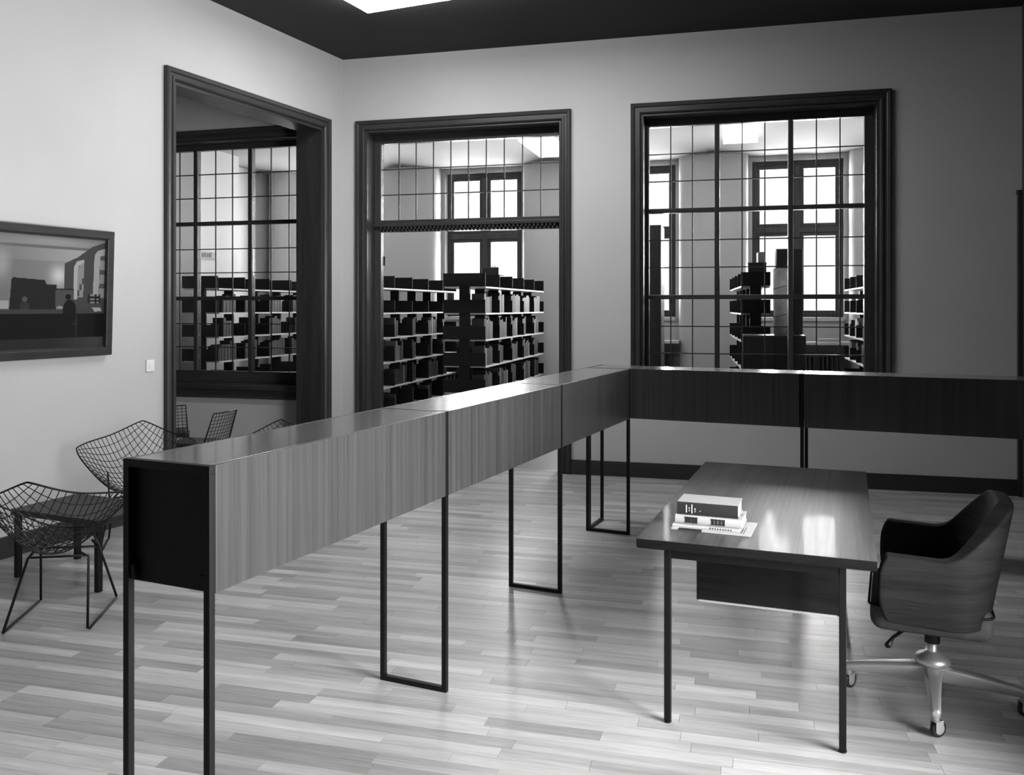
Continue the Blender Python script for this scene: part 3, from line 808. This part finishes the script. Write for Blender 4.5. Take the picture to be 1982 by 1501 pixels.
# ------------------------------------------------------------------ lamps
def lamp(label, a, x0, x1, y0, y1, zc, h, mat, rot=0):
    t = thing('ceiling_light', label, 'lamp', a, (x0 + x1)/2, (y0 + y1)/2, zc, 0, 'square ceiling lights')
    w, d = (x1 - x0)/2, (y1 - y0)/2
    MB().box(-w + .02, w - .02, -d + .02, d - .02, -.03, 0).build('housing', M_HOUSE, t)
    MB().box(-w, w, -d, d, -h, -.03).build('diffuser', mat, t, .006)
lamp('lit ceiling light cut by the top picture edge, in the front room', RA, -4.17, -1.80, 5.85, 6.35, ZC, .085, M_LAMP)
lamp('lit ceiling light seen through the top of the large leaded window', RB, -.20, .24, 10.7, 11.9, ZC2, .10, M_LAMP2)
lamp('lit ceiling light seen through the transom over the doorway', RB, -2.80, -2.35, 11.0, 12.3, ZC2, .10, M_LAMP2)

# ------------------------------------------------------------------ stack room: shelving, books, cabinets
BAY = .615
plate_src = {}
def shelving(label, e0, e1, n0, nb, levels=6, rot=0.0, single=False):
    t = thing('bookshelf', label, 'shelving', RB, (e0 + e1)/2, n0, 0, rot, 'double sided steel bookshelves')
    w = e1 - e0; h = w/2; key = (round(w, 3), single)
    if key not in plate_src:
        plate_src[key] = (MB().box(-h, h, -.004, .004, 0, .155).mesh('bracket_plate', M_PLATE), MB().box(-h + .004, h - .004, .006, BAY - .006, -.018, 0).mesh('shelf_board', M_BOARD),
                          MB().box(-.062, .062, -.022, .022, 0, 1.96).mesh('post', M_POST), MB().box(-h + .02, h - .02, -.02, .02, 0, .05).mesh('foot', M_POST))
    pl, bd, ps, ft = plate_src[key]
    for k in range(nb + 1):
        linked(ps, 'post', t, (0, k*BAY, 0)); linked(ft, 'foot', t, (0, k*BAY, 0))
        for q in range(levels): linked(pl, 'bracket_plate', t, (0, k*BAY - .027, 1.89 - .308*q))
    for k in range(nb):
        for q in range(levels): linked(bd, 'shelf_board', t, (0, k*BAY, 1.89 - .308*q))
    return t
book_src = []
for i in range(8):
    b = MB(); hh, dd, ww = (.215, .24, .19, .25, .205, .23, .20, .225)[i], .155, 1.0
    b.box(0, 1, 0, dd, 0, hh); book_src.append((b, hh))
bmesh_cache = {}
def shelf_book(label, group, e, n, z, wid, kind, tone, side, tilt=0.0, rot=0.0):
    """one book standing on a shelf board, its spine towards the aisle"""
    wq = round(wid / .006) * .006; key = (wq, kind, tone, side)
    if key not in bmesh_cache:
        hh = book_src[kind][1]; m = MB(); n_ = 5; D = .150; c = .005
        prof = [(0, 0)] + [(D + c*math.sin(math.pi*k/n_), wq*k/n_) for k in range(n_ + 1)] + [(0, wq)]
        b = len(prof)
        m.v = [(side*x, y, 0) for x, y in prof] + [(side*x, y, hh) for x, y in prof]
        m.f = [tuple(range(b)), tuple(range(2*b - 1, b - 1, -1))] + [(k, (k+1) % b, b + (k+1) % b, b + k) for k in range(b)]
        bmesh_cache[key] = m.mesh('shelf_book', M_TWEED[tone])
    o = bpy.data.objects.new('shelf_book', bmesh_cache[key]); COL.objects.link(o)
    o.location = fr(RB, e, n, z + .0005); o.rotation_euler = (tilt, 0, RB + rot)
    return tag(o, label, 'book', group)
rng = random.Random(11)
ORD = ('first', 'second', 'third', 'fourth', 'fifth', 'sixth', 'seventh', 'eighth', 'ninth', 'tenth', 'eleventh', 'twelfth', 'thirteenth', 'fourteenth')
LEV = ('top', 'second', 'third', 'fourth', 'fifth', 'bottom')
def fill(label, group, ec, side, n0, bays, levels, dark=True, wmin=.04, wmax=.085, fillr=(.45, .95)):
    k_ = 0
    for b in bays:
        for q in levels:
            z = 1.89 - .308*q; y = n0 + b*BAY + .035; end = n0 + (b + 1)*BAY - .05
            stop = y + (end - y) * rng.uniform(*fillr)
            if rng.random() < .35: y += rng.uniform(0, .12)
            cnt = 0
            while True:
                w = rng.uniform(wmin, wmax)
                if y + w > stop: break
                tone = rng.choice((0, 1, 2, 3, 4, 4, 0, 5, 6)) if dark else rng.choice((1, 3, 5, 6, 7, 6, 7, 2))
                shelf_book('%s %s book, %s bay, %s shelf of %s' % (ORD[cnt], ('black', 'dark', 'dark', 'dark grey', 'black', 'dark grey', 'grey', 'pale')[tone], ORD[b], LEV[q], label), group, ec + side*.072, y, z, w, rng.randrange(8), tone, side)
                y += round(w / .006) * .006 + .0015; k_ += 1; cnt += 1
    return k_
shelving('double sided bookshelf seen through the leaded window of the wide opening', -6.842, -6.325, 9.6, 5)
shelving('tall double sided bookshelf standing end on in the middle of the doorway', -3.340, -2.825, 9.6, 5)
shelving('double sided bookshelf at the left side of the doorway', -4.715, -4.200, 9.6, 5)
shelving('bookshelf with pale books at the right edge of the large leaded window', 1.400, 1.915, 10.2, 4)
shelving('narrow bookshelf behind the paper roll in the large leaded window', .02, .34, 10.1, 4, rot=math.radians(3.4))
n1 = fill('the middle doorway bookshelf', 'books of the doorway shelf', -3.0825, 1, 9.6, range(5), (1, 2, 3, 4))
n2 = fill('the left doorway bookshelf', 'books of the left doorway shelf', -4.4575, 1, 9.6, range(1, 5), (2, 3, 4, 5), wmin=.05, fillr=(.2, .85))
n3 = fill('the bookshelf beyond the wide opening', 'books of the opening window shelf', -6.5835, 1, 9.6, range(4), (1, 2, 3), wmin=.05)
n4 = fill('the bookshelf at the large window', 'books of the right window shelf', 1.6575, -1, 10.2, range(4), (1, 2, 3), dark=False, wmin=.05)
print('books', n1, n2, n3, n4)

def cabinet(name, label, e0, e1, n0, n1, h, mat, cat='cabinet', z=0.0, doors=2, group=None):
    t = thing(name, label, cat, RB, (e0 + e1)/2, n0, z, 0, group)
    w = (e1 - e0)/2; d = n1 - n0
    MB().box(-w, w, .018, d, .06, h).build('body', mat, t, .003)
    MB().box(-w + .02, w - .02, .04, d, 0, .06).build('plinth', M_INK, t)
    for k in range(doors):
        xa = -w + .006 + k*(2*w - .006)/doors
        dr = MB().box(xa, xa + (2*w - .006)/doors - .006, 0, .018, .07, h - .01).build('door', mat, t, .002)
        MB().box(xa + .03, xa + .045, -.02, 0, h*.5, h*.5 + .12).build('handle', M_STEEL, dr)
    return t
M_CAB = wood('dark_cabinet_wood', .010, .022, (14, 14, 2), .4)
cabinet('tall_cabinet', 'tall dark cabinet at the left edge of the large leaded window', -1.50, -.835, 9.7, 10.15, 2.565, M_CAB)
cabinet('tall_cabinet', 'tall dark narrow cabinet in the middle of the large leaded window', .39, .665, 9.75, 10.05, 2.28, M_CAB, doors=1)
cabinet('low_cabinet', 'low dark cabinet carrying the paper roll in the large window', .04, .66, 9.25, 9.70, 1.36, M_CAB)
t = thing('archive_box', 'dark archive box lying on the narrow bookshelf beside the paper roll', 'box', RB, .20, 10.14, 2.0460, math.radians(3.4))
MB().box(-.10, .10, 0, .30, 0, .10).build('body', M_CAB, t, .004); MB().box(-.103, .103, -.003, .303, .085, .11).build('lid', M_CAB, t, .003)
t = thing('archive_box', 'grey upright box stacked beside the tall narrow cabinet', 'box', RB, .25, 10.18, 2.157, math.radians(3.4))
MB().box(-.04, .04, 0, .22, 0, .11).build('body', M_SIGN, t, .004); MB().box(-.042, .042, -.003, .223, .11, .118).build('lid', M_SIGN, t, .002)
M_ROLL = plain('map_paper', .42, .7, vary=.35, vscale=9)
t = thing('paper_roll', 'pale rolled map tied with string standing on the low cabinet', 'paper roll', RB, .425, 9.58, 1.3605)
MB().lathe([(.052, 0), (.066, 0), (.071, .35), (.073, .70), (.055, .70), (.052, .02)], n=24).build('roll', M_ROLL, t, 0, True)
for z in (.20, .50):
    MB().tube([(.0735*math.cos(2*math.pi*k/20), .0735*math.sin(2*math.pi*k/20), z + .02*math.cos(2*math.pi*k/20)) for k in range(20)], .003, 5, closed=True).build('string', M_INK, t)
t = thing('storage_case', 'dark case with a small top handle on the doorway bookshelf', 'case', RB, -2.98, 10.30, 2.0455 - .0, 0)
MB().box(-.11, .11, 0, .30, .0, .10).build('body', M_CAB, t, .01); MB().tube([(-.03, .15, .10), (-.02, .15, .118), (.02, .15, .118), (.03, .15, .10)], .004, 6).build('handle', M_STEEL, t)
t = thing('ledge_box', 'small dark box standing on the window ledge by the tall narrow cabinet', 'box', RB, .83, 13.22, 1.1505)
MB().box(-.06, .06, -.08, .08, 0, .26).build('body', M_CAB, t, .003); MB().box(-.062, .062, -.082, .082, .24, .268).build('lid', M_CAB, t, .002)
t = thing('paper_stack', 'loose white papers lying on the window ledge in the large window', 'papers', RB, 1.25, 13.25, 1.1505)
MB().box(-.15, .15, -.11, .11, 0, .03).build('sheets', M_PAPER, t, .004); MB().box(-.12, .16, -.09, .12, .03, .045).build('top_sheets', M_PAPER, t, .004)
# radiators below the far windows
for i, ec in enumerate(WF[1:4]):
    nm = ('doorway', 'tall cabinet', 'paper stack')[i]
    t = thing('radiator', 'dark ribbed radiator below the far window by the %s' % nm, 'radiator', RB, ec, FARN - .22, .08, 0, 'radiators of the stack room')
    fin = MB().box(-.016, .016, -.09, .09, .05, .88).mesh('fin', M_RAD)
    for k in range(20): linked(fin, 'fin', t, (-.57 + k*.06, 0, 0))
    MB().box(-.6, .6, -.03, .03, .02, .08).build('pipe', M_RAD, t, .01); MB().box(-.6, .6, -.03, .03, .84, .90).build('pipe', M_RAD, t, .01)
    for sx in (-.5, .5): MB().box(sx - .02, sx + .02, -.06, .06, -.08, .05).build('foot', M_RAD, t)
# wall sign
t = thing('wall_sign', 'long narrow grey sign with dark lettering high on the stack room wall', 'sign', RB, SL, 10.72, 2.39, -math.pi / 2)   # local x along -n
t.rotation_euler = (0, 0, RB + math.pi / 2)
MB().box(-.31, .31, -.012, -.001, -.055, .055).build('sign_board', plain('sign_board_grey', .30, .6), t, .002)
m = MB(); x = -.28
for wch in (.05, .045, .05, .02, .045, 0, .05, .04, .045, .05, .02, .045):
    if wch:
        m.box(x, x + .010, -.0135, -.012, -.030, .030); m.box(x + wch - .020, x + wch - .010, -.0135, -.012, -.030, .030); m.box(x, x + wch - .010, -.0134, -.012, rng.choice((-.030, -.004, .022)), rng.choice((-.022, .004, .030)) + .0081)
    x += wch if wch else .03
m.build('lettering', M_INK, t)
